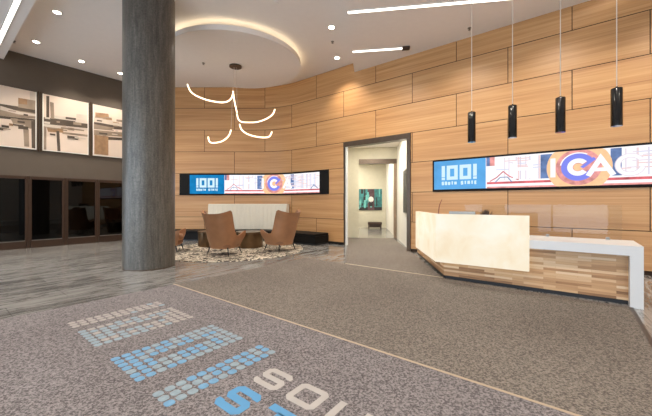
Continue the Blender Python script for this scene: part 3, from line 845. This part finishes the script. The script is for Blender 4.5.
def screen(label, frame0, frame1, d0, blue1, I_, C_, A_, G_, d1, z0, z1, blue):
    """one long display: dark housing, lit picture"""
    mid = (frame0+frame1)/2; p, _ = path(mid)
    o = thing('wall_mounted_screen', label, 'screen', (p.x, p.y, z0-.03))
    mb = MB(); H = z1-z0
    def slab(u0, u1, za, zb, o0, o1, n=None):
        n = n or max(1, int((u1-u0)/.1)); f0, f1 = pmap(o0), pmap(o1)
        for i in range(n):
            a = u0+(u1-u0)*i/n; b = u0+(u1-u0)*(i+1)/n
            vs = [f0(a, za), f0(b, za), f0(b, zb), f0(a, zb), f1(a, za), f1(b, za), f1(b, zb), f1(a, zb)]
            mb.add(vs, [(4, 5, 6, 7), (0, 1, 5, 4), (1, 2, 6, 5), (2, 3, 7, 6), (3, 0, 4, 7)])
    slab(frame0, frame1, z0-.03, z1+.03, .002, .02)
    for za, zb in ((z0-.03, z0), (z1, z1+.03)): slab(frame0, frame1, za, zb, .02, .045)
    slab(frame0, d0, z0, z1, .02, .03); slab(d1, frame1, z0, z1, .02, .03)
    mb.build('housing', M['black'], o)
    mb = MB(); e = .024; L = .0012
    W = d1-blue1
    wrect(mb, d0, blue1, z0, z1, e, blue)
    wrect(mb, blue1, d1, z0, z1, e, 1)
    # logo lettering
    bw = blue1-d0; lh = H*.5; zb = z0+H*.33; lw = lh*.74; sw = lh*.23
    cx = d0+bw*.5; tot = sw+.12*lh+lw+.12*lh+lw+.12*lh+sw; u = cx-tot/2
    for chh, wv in (('1', sw), ('0', lw), ('0', lw), ('1', sw)):
        if chh == '1':
            wrect(mb, u, u+sw, zb, zb+lh, e+L, 2, 1)
            wrect(mb, u, u+sw, zb+lh*.16, zb+lh*.2, e+2*L, blue, 1)
        else:
            wrect(mb, u, u+lw, zb, zb+lh, e+L, 2); wrect(mb, u+sw, u+lw-sw, zb+sw, zb+lh-sw, e+2*L, blue, 1)
        u += wv+.12*lh
    word(mb, 'SOUTH STATE', cx-tot/2, z0+H*.15, tot/11*.8, H*.125, tot/10.75, H*.042, pmap(e+L), 2, 0)
    # facade tracery, flag colours
    rr = random.Random(int(abs(frame0)*100))
    for k in range(130):
        u0 = blue1+W*.04+rr.random()*W*.93; zz = z0+H*(.3+.6*rr.random())
        if rr.random() < .5: wrect(mb, u0, min(d1, u0+.02), z0+H*.25, z1-H*.05, e+L, rr.choice((8, 8, 10, 11)), 1)
        else: wrect(mb, u0, min(d1, u0+H*.35), zz, zz+.02, e+L, rr.choice((8, 10, 10, 11)), 1)
    wrect(mb, blue1+W*.005, d1, z0+H*.13, z0+H*.20, e+2*L, 3)
    wrect(mb, blue1+W*.005, d1, z0+H*.0, z0+H*.05, e+2*L, 7)
    wrect(mb, blue1+W*.002, blue1+H*.26, z0+H*.72, z1, e+2*L, 7, 2); wrect(mb, blue1+H*.02, blue1+H*.12, z0+H*.72, z1, e+3*L, 6, 1)
    # white Y-arched outline above the red stripe
    f = pmap(e+3*L); q0 = blue1+H*.12
    ribbon(mb, [(q0, z0+H*.22), (q0+H*.2, z0+H*.34), (q0+H*.38, z0+H*.52), (q0+H*.55, z0+H*.36), (q0+H*.8, z0+H*.24)], H*.03, f, 3, False, 0)
    ribbon(mb, [(q0+H*.15, z0+H*.18), (q0+H*.3, z0+H*.34), (q0+H*.5, z0+H*.34), (q0+H*.62, z0+H*.18)], H*.025, f, 6, False, 0)
    # round emblem with the letter C
    zc_ = z0+H*.53; R = H*.39
    wrect(mb, I_-H*.3, I_-H*.02, z0+H*.25, z1-H*.04, e+2*L, 6, 2); wrect(mb, A_+H*.2, A_+H*.42, z0+H*.25, z1-H*.02, e+2*L, 6, 2)
    wdisc(mb, C_, zc_, 0, R*1.85, e+3*L, 4, z0, z1)
    wdisc(mb, C_, zc_, 0, R*1.3, e+4*L, 7, z0, z1)
    wdisc(mb, C_, zc_, R*.60, R*.98, e+5*L, 5, z0, z1, 30, 335)
    wdisc(mb, C_, zc_, R*.98, R*1.06, e+5*L, 1, z0, z1, 60, 170)
    wdisc(mb, C_, zc_, R*.0, R*.26, e+5*L, 4, z0, z1)
    wdisc(mb, C_, zc_, R*.30, R*.62, e+6*L, 1, z0, z1, 38, 322)
    ff = pmap(e+6*L)
    mb.add([ff(C_+R*.12, zc_), ff(C_+R*.3, zc_-R*.1), ff(C_+R*1.0, zc_+R*.5), ff(C_+R*.85, zc_+R*.66)], [(0, 1, 2, 3)], 5)
    # letters of the city sign
    sw = H*.12; zl = z0+H*.27; hl = H*.5
    wrect(mb, I_-sw/2, I_+sw/2, zl, zl+hl*1.1, e+6*L, 1, 1)
    hx = I_-H*.75
    for dx in (-.2, .2): wrect(mb, hx+dx*H-sw/2, hx+dx*H+sw/2, zl, zl+hl*1.1, e+6*L, 1, 1)
    wrect(mb, hx-.2*H, hx+.2*H, zl+hl*.5, zl+hl*.7, e+6*L, 1, 1)
    fa = pmap(e+7*L)
    ribbon(mb, [(A_-H*.26, zl), (A_, zl+hl*.95), (A_+H*.26, zl)], sw, fa, 1, False, 0); ribbon(mb, [(A_-H*.16, zl+hl*.33), (A_+H*.16, zl+hl*.33)], sw*.8, fa, 1, False, 0)
    if G_:
        for gx in (G_, G_+H*1.15):
            wdisc(mb, gx, zl+hl*.5, hl*.36, hl*.6, e+6*L, 8, z0, z1, 35 if gx == G_ else 0, 345 if gx == G_ else 360)
            wdisc(mb, gx, zl+hl*.5, hl*.40, hl*.56, e+7*L, 1, z0, z1, 35 if gx == G_ else 0, 345 if gx == G_ else 360)
    ribbon(mb, [(d1-H*.55, z0+H*.2), (d1-H*.35, z0+H*.4), (d1-H*.1, z0+H*.22)], H*.04, pmap(e+7*L), 6, False, 0) if not G_ else None
    mb.build('lit_picture', EM, o, fix=False)
    return o
S_ = lambda px: on_t(px, 170)[0]
screen('long lit screen above the desk showing 1001 South State', rs_u0, RS1, rs_u0+.03, S_(486), S_(553), S_(578), S_(600.5), S_(630), RS1-.03, 1.60, 2.29, 9)
H_ = lambda px: hit(px, 185)[0]
screen('lit screen on the curved timber wall above the cream banquette', ls_u0, ls_u1, H_(190), H_(224.7), H_(263), H_(274.5), H_(288), None, H_(320), 1.60, 2.27, 0)

# ================================================================== SEATING AREA
RZ = .012; CZ = .0128
mb = MB(); mb.lathe([(1.88, 0), (1.88, RZ-.003), (1.86, RZ)], (-2.52, 8.60, 0), n=96)
tag(mb.build('round_rug', M['rug'], smooth=True), 'round cream and dark brown abstract rug under the lounge chairs', 'rug')
# black bench following the wall
bench = thing('built_in_bench', 'long low black bench along the foot of the curved timber wall', 'bench', (path(-9.5, .4)[0].x, path(-9.5, .4)[0].y, 0))
def wall_solid(mb, u0, u1, o0, o1, z0, z1, mi=0, step=.12):
    n = max(1, int((u1-u0)/step)); us = [u0+(u1-u0)*i/n for i in range(n+1)]
    vs = []
    for u in us:
        a, _ = path(u, o0); b, _ = path(u, o1)
        vs += [(a.x, a.y, z0), (b.x, b.y, z0), (b.x, b.y, z1), (a.x, a.y, z1)]
    fs = []
    for i in range(n):
        k = i*4
        for j in range(4): fs.append((k+j, k+(j+1) % 4, k+4+(j+1) % 4, k+4+j))
    fs.append((0, 1, 2, 3)); fs.append((4*n, 4*n+1, 4*n+2, 4*n+3))
    mb.add(vs, fs, mi)
ub0, ub1 = U_END+.15, ls_u1
mb = MB(); wall_solid(mb, ub0, ub1, .02, .68, .05, .27); mb.build('body', M['black'], bench)
mb = MB(); wall_solid(mb, ub0, ub1-.02, .02, .62, 0, .05); mb.build('plinth', M['toe'], bench)
mb = MB(); wall_solid(mb, ub0, ub1, .02, .70, .27, .34); mb.build('seat_pad', M['black'], bench, bevel=.02)
# cream banquette back: upright channels
bu0, bu1 = H_(207.5)+.10, H_(287)+.13
bq = thing('banquette_back', 'cream channel-tufted banquette back standing on the black bench', 'banquette', (path((bu0+bu1)/2, .15)[0].x, path((bu0+bu1)/2, .15)[0].y, .34))
nch = 18
mb = MB()
us = []
for i in range(nch):
    for k in range(6):
        us.append((bu0+(bu1-bu0)*(i+k/6)/nch, .015*abs(math.sin(math.pi*k/6))**.5))
us.append((bu1, 0))
prof = [(.34, .05, 0), (.34, .26, 0), (.36, .28, 1), (1.17, .20, 1), (1.225, .18, .6), (1.24, .15, 0), (1.24, .05, 0)]
vs = []
for (u, bump) in us:
    for (z, o_, kb) in prof:
        p, _ = path(u, o_+bump*kb); vs.append((p.x, p.y, z))
m = len(prof); fs = []
for i in range(len(us)-1):
    for j in range(m): fs.append((i*m+j, i*m+(j+1) % m, (i+1)*m+(j+1) % m, (i+1)*m+j))
fs += [tuple(range(m)), tuple(range((len(us)-1)*m, len(us)*m))]
mb.add(vs, fs); mb.build('upholstery', M['cream'], bq, smooth=True)
# drum tables
def drum(x, y, r, h, label):
    o = thing('drum_table', label, 'side table', (x, y, CZ), 0, 'bronze drum tables')
    mb = MB(); mb.lathe([(r*.97, 0), (r, .02), (r, h-.05), (r*.985, h-.045)], n=64); mb.build('drum', M['drum'], o, smooth=True, local=True)
    mb = MB(); mb.lathe([(r*.98, h-.046), (r*1.01, h-.04), (r*1.01, h-.008), (r, h)], n=64); mb.build('tabletop', M['drum'], o, smooth=True, local=True)
drum(-2.2, 9.02, .38, .44, 'bronze drum table between the two right lounge chairs')
drum(-3.38, 9.25, .38, .43, 'bronze drum table half hidden behind the wingback chair near column')
# lounge chairs
def smoothstep(a, b, x):
    x = min(1, max(0, (x-a)/(b-a))); return x*x*(3-2*x)
def chair_parts(root):
    NA, NB = 44, 16
    def plan(a):
        ph = a*150.0
        ap = abs(ph)
        if ap <= 90:
            r = math.radians(ph)
            x = .37*math.copysign(abs(math.sin(r))**.8, ph); y = -.36*abs(math.cos(r))**.8
        else:
            x = math.copysign(.37-.03*smoothstep(90, 150, ap), ph); y = (ap-90)/60*.36
        return x, y, ap
    def top(ap):
        if ap < 55: return 1.0+.085*(ap/55)**2.2
        if ap < 95: return 1.085+(.47-1.085)*smoothstep(56, 92, ap)
        return .47+.10*smoothstep(105, 150, ap)
    def pt(a, b, inset):
        x, y, ap = plan(a); zt = top(ap); z0 = .17
        z = z0+(zt-z0)*b
        sc = .80+.20*smoothstep(.15, .50, z)
        bk = smoothstep(100, 40, ap) if False else (1-smoothstep(45, 105, ap))
        h = max(0, (z-.45)/.6)
        x = x*sc*(1+.26*h*h*bk) + math.copysign(.05*smoothstep(95, 150, ap)*smoothstep(.2, .5, z), x); y = y*sc-.15*h*bk
        # wings turn forward near the top corners
        wing = smoothstep(30, 58, ap)*(1-smoothstep(70, 95, ap))
        y += .07*wing*h
        l = math.hypot(x, y+.02) or 1
        k = max(0, 1-inset/l)
        return Vector((x*k, (y+.02)*k-.02 if ap < 90 else y, z-(.0 if inset == 0 else .012)))
    mb = MB(); vs = []
    W = NB+1
    for inset in (0.0, .065):
        for i in range(NA+1):
            for j in range(W):
                vs.append(pt(-1+2*i/NA, j/NB, inset))
    off = (NA+1)*W; fs = []
    for i in range(NA):
        for j in range(NB):
            fs.append((i*W+j, (i+1)*W+j, (i+1)*W+j+1, i*W+j+1)); fs.append((off+i*W+j, off+i*W+j+1, off+(i+1)*W+j+1, off+(i+1)*W+j))
        fs.append((i*W+NB, (i+1)*W+NB, off+(i+1)*W+NB, off+i*W+NB)); fs.append((i*W, off+i*W, off+(i+1)*W, (i+1)*W))
    for i in (0, NA):
        for j in range(NB): fs.append((i*W+j, i*W+j+1, off+i*W+j+1, off+i*W+j))
    mb.add(vs, fs); mb.build('shell', M['leather'], root, smooth=True, local=True)
    def super_poly(hx, y0, y1, n=40, e=.55):
        P = []
        for k in range(n):
            w = 2*math.pi*k/n; c, s = math.cos(w), math.sin(w)
            P.append((hx*math.copysign(abs(c)**e, c), (y0+y1)/2+(y1-y0)/2*math.copysign(abs(s)**e, s)))
        return P
    def loft(levels):
        mb = MB(); n = 40; vs = []
        for (k, z) in levels:
            for (x, y) in super_poly(.30, -.28, .345): vs.append((x*k, (y-.03)*k+.03, z))
        m = len(levels)
        fs = [(i*n+q, i*n+(q+1) % n, (i+1)*n+(q+1) % n, (i+1)*n+q) for i in range(m-1) for q in range(n)]
        fs += [tuple(range(n)), tuple(range((m-1)*n, m*n))]
        mb.add(vs, fs); return mb
    loft([(.80, .165), (.92, .175), (1.0, .22), (1.0, .285)]).build('seat_base', M['leather2'], root, smooth=True, local=True)
    loft([(.96, .287), (1.0, .305), (1.0, .40), (.96, .43), (.85, .44)]).build('seat_cushion', M['leather'], root, smooth=True, local=True)
    for (x, y) in ((-.25, -.2), (.25, -.2), (-.25, .25), (.25, .25)):
        mb = MB(); mb.tube([(x, y, .19), (x*1.22, y*1.22, 0.0)], .019, 10, r2=.010); mb.build('leg', M['legblack'], root, smooth=True, local=True)
def face(dx, dy): return math.atan2(dy, dx)-math.pi/2
c1 = thing('lounge_chair', 'tan leather wingback chair seen from behind, left of the drum table', 'chair', (-2.50, 7.66, CZ+.0035), face(.30, .95), 'tan leather lounge chairs')
chair_parts(c1)
c2 = copy_tree(c1); c2.location = (-1.20, 8.30, CZ+.0035); c2.rotation_euler = (0, 0, face(-.80, .6)); c2['label'] = 'tan leather wingback chair turned left, right of the drum table'
c3 = copy_tree(c1); c3.location = (-4.12, 8.15, CZ+.0035); c3.rotation_euler = (0, 0, face(.98, .2)); c3['label'] = 'tan leather chair mostly hidden behind the grey column'

# ================================================================== RECEPTION DESK
desk = thing('reception_desk', 'reception desk with glowing stone panel, timber strip front and white counter', 'desk', st(-.6, 5.7))
TF = 5.385
f0 = st(-1.68, TF); f1 = st(.57, TF)
rb = Vector((f0.x, f0.y)).dot(BV); rr_ = Vector((f0.x, f0.y)).dot(RV)
mb = MB(); mb.box(st(-1.68, TF, .055), DV3*2.25, NV3*.04, ZV*.57, uvs=True); mb.build('strip_front', M['slats'], desk)
mb = MB(); mb.box(br(rb+.02, rr_, .055), BV3*2.45, RV3*.04, ZV*.57, uvs=True); mb.build('strip_return', M['slats'], desk)
mb = MB(); mb.box(st(-1.66, TF+.02, 0), DV3*2.23, NV3*.03, ZV*.055); mb.box(br(rb+.05, rr_+.015, 0), BV3*2.4, RV3*.03, ZV*.055); mb.build('toe_kick', M['toe'], desk)
# white counter folding down into the leg
zt, th = .748, .12
mb = MB()
s0, s1, tf, tb = -.5, .69, 5.265, 6.06
mb.box(st(s0, tf, zt-th), DV3*(s1-s0), NV3*(tb-tf), ZV*th)
mb.build('counter', M['corian'], desk)
mb = MB(); mb.box(st(.57, tf, 0), DV3*.12, NV3*(tb-tf), ZV*(zt-th)); mb.build('counter_leg', M['corian'], desk)
mb = MB(); mb.box(st(-1.6, TF+.05, .70), DV3*1.1, NV3*.62, ZV*.045); mb.box(br(rb+.35, rr_+.06, .70), BV3*1.6, RV3*.62, ZV*.045)
mb.build('worktop', M['corian'], desk)
mb = MB()
mb.box(st(-.5, TF+.06, 0), DV3*.04, NV3*.55, ZV*.626); mb.build('support_panel', M['corian'], desk); mb = MB()
mb.box(br(rb+1.85, rr_+.1, 0), BV3*.04, RV3*.55, ZV*.70)
mb.build('support_panel', M['corian'], desk)
# glowing panel: front + return
pf = st(-1.745, 5.165); pe = st(-.455, 5.215); pr = Vector((1.965, 6.86, 0))
d1 = (pe-pf).normalized(); n1 = Vector((-d1.y, d1.x, 0)); d2 = (pr-pf).normalized(); n2 = Vector((d2.y, -d2.x, 0))
LZ0, LZ1, LT = .305, 1.09, .07
def mitred(mb):
    kk = LT/math.tan(math.acos(max(-1, min(1, d1.dot(d2))))/2) if abs(d1.dot(d2)) < .999 else 0
    inner = pf + n1*LT + d1*kk
    return inner
inn = mitred(None)
mb = MB(); mb.prism([pf, pe, pe+n1*LT, inn], LZ0, LZ1); mb.build('glowing_front', M['onyx'], desk)
mb = MB(); mb.prism([pf, inn, pr+n2*LT, pr], LZ0, LZ1); mb.build('glowing_return', M['onyx'], desk)
mb = MB()
for (a, d, n, L_) in ((inn, d1, n1, (pe-inn).length-.1), (inn, d2, n2, (pr-pf).length-.4)):
    for q in (.25, L_-.15):
        mb = MB(); mb.box(a+d*q+n*.002+ZV*.58, d*.05, n*.16, ZV*.05); mb.build('bracket', M['steel'], desk)
# acrylic screen at the back of the counter
ac = thing('acrylic_screen', 'clear acrylic guard standing along the back of the white counter', 'screen guard', st(-.1, 6.0, zt))
mb = MB(); mb.box(st(-1.5, 6.0, zt+.004), DV3*2.07, NV3*.008, ZV*.49); mb.build('sheet', M['acrylic'], ac)
mb = MB()
for s in (-1.35, -.3, .4):
    mb = MB(); mb.box(st(s, 5.96, zt+.0015), DV3*.04, NV3*.085, ZV*.03); mb.build('foot', M['steel'], ac)
# desk things
def at_floor(px, Y): return Vector(((px-CX)/F*Y, Y, 0))
p = at_floor(462, 5.55); zk = .7465
mn = thing('desk_monitor', 'grey monitor edge just showing above the glowing desk panel', 'monitor', (p.x, p.y, zk), ROT_D)
mb = MB(); mb.box((-.22, -.012, .07), (.44, 0, 0), (0, .03, 0), (0, 0, .305)); mb.build('display', M['steel'], mn, local=True, bevel=.006)
mb = MB(); mb.box((-.025, .018, .0), (.05, 0, 0), (0, .03, 0), (0, 0, .2)); mb.box((-.1, -.05, 0), (.2, 0, 0), (0, .16, 0), (0, 0, .012)); mb.build('stand', M['steel'], mn, local=True)
p = at_floor(485.5, 5.25)
pb = thing('potted_plant', 'small dark brown plant tuft peeking over the glowing panel', 'plant', (p.x, p.y, zk))
mb = MB(); mb.lathe([(.05, 0), (.075, .16), (.08, .22), (.065, .22), (.06, .19)], n=24); mb.build('pot', M['benchbrown'], pb, smooth=True, local=True)
mb = MB(); rp = random.Random(5)
for k in range(40):
    a = rp.random()*6.28; L_ = .1+.09*rp.random(); l2 = .02+.07*rp.random()
    b_ = Vector((math.cos(a)*.03, math.sin(a)*.03, .18)); t_ = Vector((math.cos(a)*l2*1.4, math.sin(a)*l2*1.4, .24+L_)); w = Vector((-math.sin(a), math.cos(a), 0))*.014
    m_ = (b_+t_)/2+Vector((0, 0, .02)); mb.add([b_, m_+w, t_, m_-w], [(0, 1, 2, 3)])
mb.build('foliage', M['benchbrown'], pb, local=True, fix=False)
p0 = at_floor(438, 5.5)
mb = MB(); mb.tube(smooth_pts([Vector((p0.x, p0.y, zk)), Vector((p0.x+.005, p0.y, 1.0)), Vector((p0.x+.02, p0.y, 1.2)), Vector((p0.x+.075, p0.y+.02, 1.33))]), .009, 8, r2=.005)
tag(mb.build('reed_stick', plain('dark_red_stick', (120, 52, 40), .4), smooth=True), 'thin dark red stick curving up behind the desk panel corner', 'decoration')

# ================================================================== CORRIDOR THINGS
def br_px(px, b):
    a = (px-CX)/F; Y = b/(a*BV.x+BV.y); return Vector((a*Y, Y)).dot(RV)
bw_ = BB-.04
ra, rb2 = -.32, br_px(382, bw_)
o = thing('wall_art', 'teal and black abstract painting at the end of the corridor', 'painting', br(BB, (ra+rb2)/2, .9))
mb = MB(); mb.box(br(bw_, ra, .90), BV3*.035, RV3*(rb2-ra), ZV*1.09); mb.build('canvas', plain('teal_canvas', (52, 118, 120), .6, noise=.5, scale=5), o)
mb = MB()
PM = [plain('paint_dark', (34, 32, 36), .6, noise=.4, scale=6), plain('paint_teal', (104, 176, 172), .6, noise=.3, scale=6), plain('paint_white', (226, 220, 214), .6), plain('paint_plum', (86, 60, 66), .6, noise=.3)]
rp = random.Random(11)
def prect(x0, x1, z0, z1, mi, lay): mb.quad(br(bw_-.002-.001*lay, x0, z0), br(bw_-.002-.001*lay, x1, z0), br(bw_-.002-.001*lay, x1, z1), br(bw_-.002-.001*lay, x0, z1), mi)
W_ = rb2-ra
prect(ra, rb2, .9, 1.06, 0, 1); prect(ra+.62*W_*.8, ra+.62*W_*.8+.34, .9, 1.99, 3, 2)
for k in range(22):
    x = ra+rp.random()*(W_-.12); z = .95+rp.random()*.8
    prect(x, x+.04+.08*rp.random(), z, min(1.99, z+.1+.4*rp.random()), 1 if rp.random() < .55 else 0, 3+k % 4)
n_ = 20; cxr = ra+.62*W_*.8+.17
mb.add([br(bw_-.009, cxr+.13*math.cos(2*math.pi*k/n_), 1.46+.14*math.sin(2*math.pi*k/n_)) for k in range(n_)], [tuple(range(n_))], 2)
prect(cxr-.08, cxr+.08, 1.1, 1.36, 0, 7)
mb.build('paint', PM, o, fix=False)
r_a, r_b = br_px(368, 15.6), br_px(382, 15.6)
o = thing('corridor_bench', 'small dark brown bench under the painting at corridor end', 'bench', br(15.6, (r_a+r_b)/2))
mb = MB(); mb.box(br(15.6, r_a, .2), BV3*.4, RV3*(r_b-r_a), ZV*.12); mb.build('seat', M['benchbrown'], o, bevel=.01)
mb = MB(); mb.box(br(15.68, r_a+.08, .06), BV3*.25, RV3*(r_b-r_a-.16), ZV*.14); mb.build('body', M['benchbrown'], o)
for (x, y) in ((r_a+.02, 15.63), (r_b-.07, 15.63), (r_a+.02, 15.92), (r_b-.07, 15.92)):
    mb = MB(); mb.box(br(y, x, 0), BV3*.05, RV3*.05, ZV*.2); mb.build('leg', M['benchbrown'], o)
o = thing('wall_mounted_panel', 'tall dark glossy panel on the white right wall of the corridor', 'panel', br(9.1, RR, .95))
mb = MB(); mb.box(br(8.78, RR-.045, .97), BV3*.72, RV3*.04, ZV*1.26); mb.build('frame', M['steel'], o)
mb = MB(); mb.box(br(8.81, RR-.052, 1.0), BV3*.66, RV3*.008, ZV*1.2); mb.build('display', plain('panel_black', (22, 22, 26), .45), o)

# ================================================================== LIGHT
EXPO = 0.22
for (pp, lab) in DL:
    p = on_z(pp[0], pp[1], Z_UP); spot((p.x, p.y, Z_UP-.03), 190, WARM, 105, .7)
# added fill spots, no fixtures (outside the picture) and wall washers in the lowered ceiling
for s in (-9.5, -6.5, -3.5, -.5, 2.5, 5.5):
    for t in (-2.6, .2):
        spot(st(s, t, Z_LOW-.03), 170, WARM, 130, .8)
for s in (-2.6, .2, 3.0, 5.8):
    spot(st(s, 3.0, Z_LOW-.03), 190, WARM, 130, .8)
for s in (-3.8, -2.0, -.2, 1.6, 3.4, 5.2):
    spot(st(s, 6.0, Z_LOW-.03), 210, WARM, 100, .9, aim=st(s, 7.6, 1.6))
for (x, y) in ((-4.9, 9.2), (-5.2, 7.2)):  # more added fill on the left side, without fixtures
    spot((x, y, Z_UP-.03), 150, WARM, 130, .9)
for (x, y) in ((-3.4, 9.8), (-1.6, 9.6), (-2.5, 7.7)):  # soft fill spots added below the ceiling disc, no lamp there
    spot((x, y, 5.12), 55, WARM, 140, .9)
for (x, y) in ((-1.6, 4.2), (-4.2, 3.9)):  # added fill towards the camera, without fixtures
    spot((x, y, Z_UP-.03), 150, WARM, 130, .8)
for (b, r, w) in ((9.9, .45, 60), (13.6, .3, 90), (15.2, -.8, 60)):
    o = lamp('corridor_light', 'AREA', br(b, r, ZC-.03), w, (1, .93, .80), size=.8)
# daylight through the street windows
wd = bpy.data.worlds.new('sky'); scn.world = wd; wd.use_nodes = True
bg = wd.node_tree.nodes['Background']; bg.inputs['Color'].default_value = (.70, .84, 1.0, 1); bg.inputs['Strength'].default_value = 4.2
for (a, b) in wins:
    o = lamp('window_portal', 'AREA', st((a+b)/2, T_FRONT-.25, 2.1), 1, (1, 1, 1), shape='RECTANGLE', size=b-a, size_y=4.2)
    o.rotation_euler = NV3.to_track_quat('-Z', 'Y').to_euler()
    o.data.cycles.is_portal = True

# ================================================================== CAMERA
cam = bpy.data.cameras.new('camera'); co = bpy.data.objects.new('camera', cam); COL.objects.link(co)
cam.sensor_fit = 'HORIZONTAL'; cam.sensor_width = 36; cam.lens = F/652*36
cam.shift_y = -5/652; cam.clip_start = .05
co.location = (0, 0, CH); co.rotation_euler = (math.radians(90), 0, 0)
scn.camera = co
vs = scn.view_settings; vs.view_transform = 'Standard'; vs.look = 'None'; vs.exposure = EXPO; vs.gamma = 1; vs.use_curve_mapping = False
scn.cycles.use_denoising = True
scn.cycles.max_bounces = 8; scn.cycles.diffuse_bounces = 5; scn.cycles.transparent_max_bounces = 12
scn.cycles.sample_clamp_indirect = 6
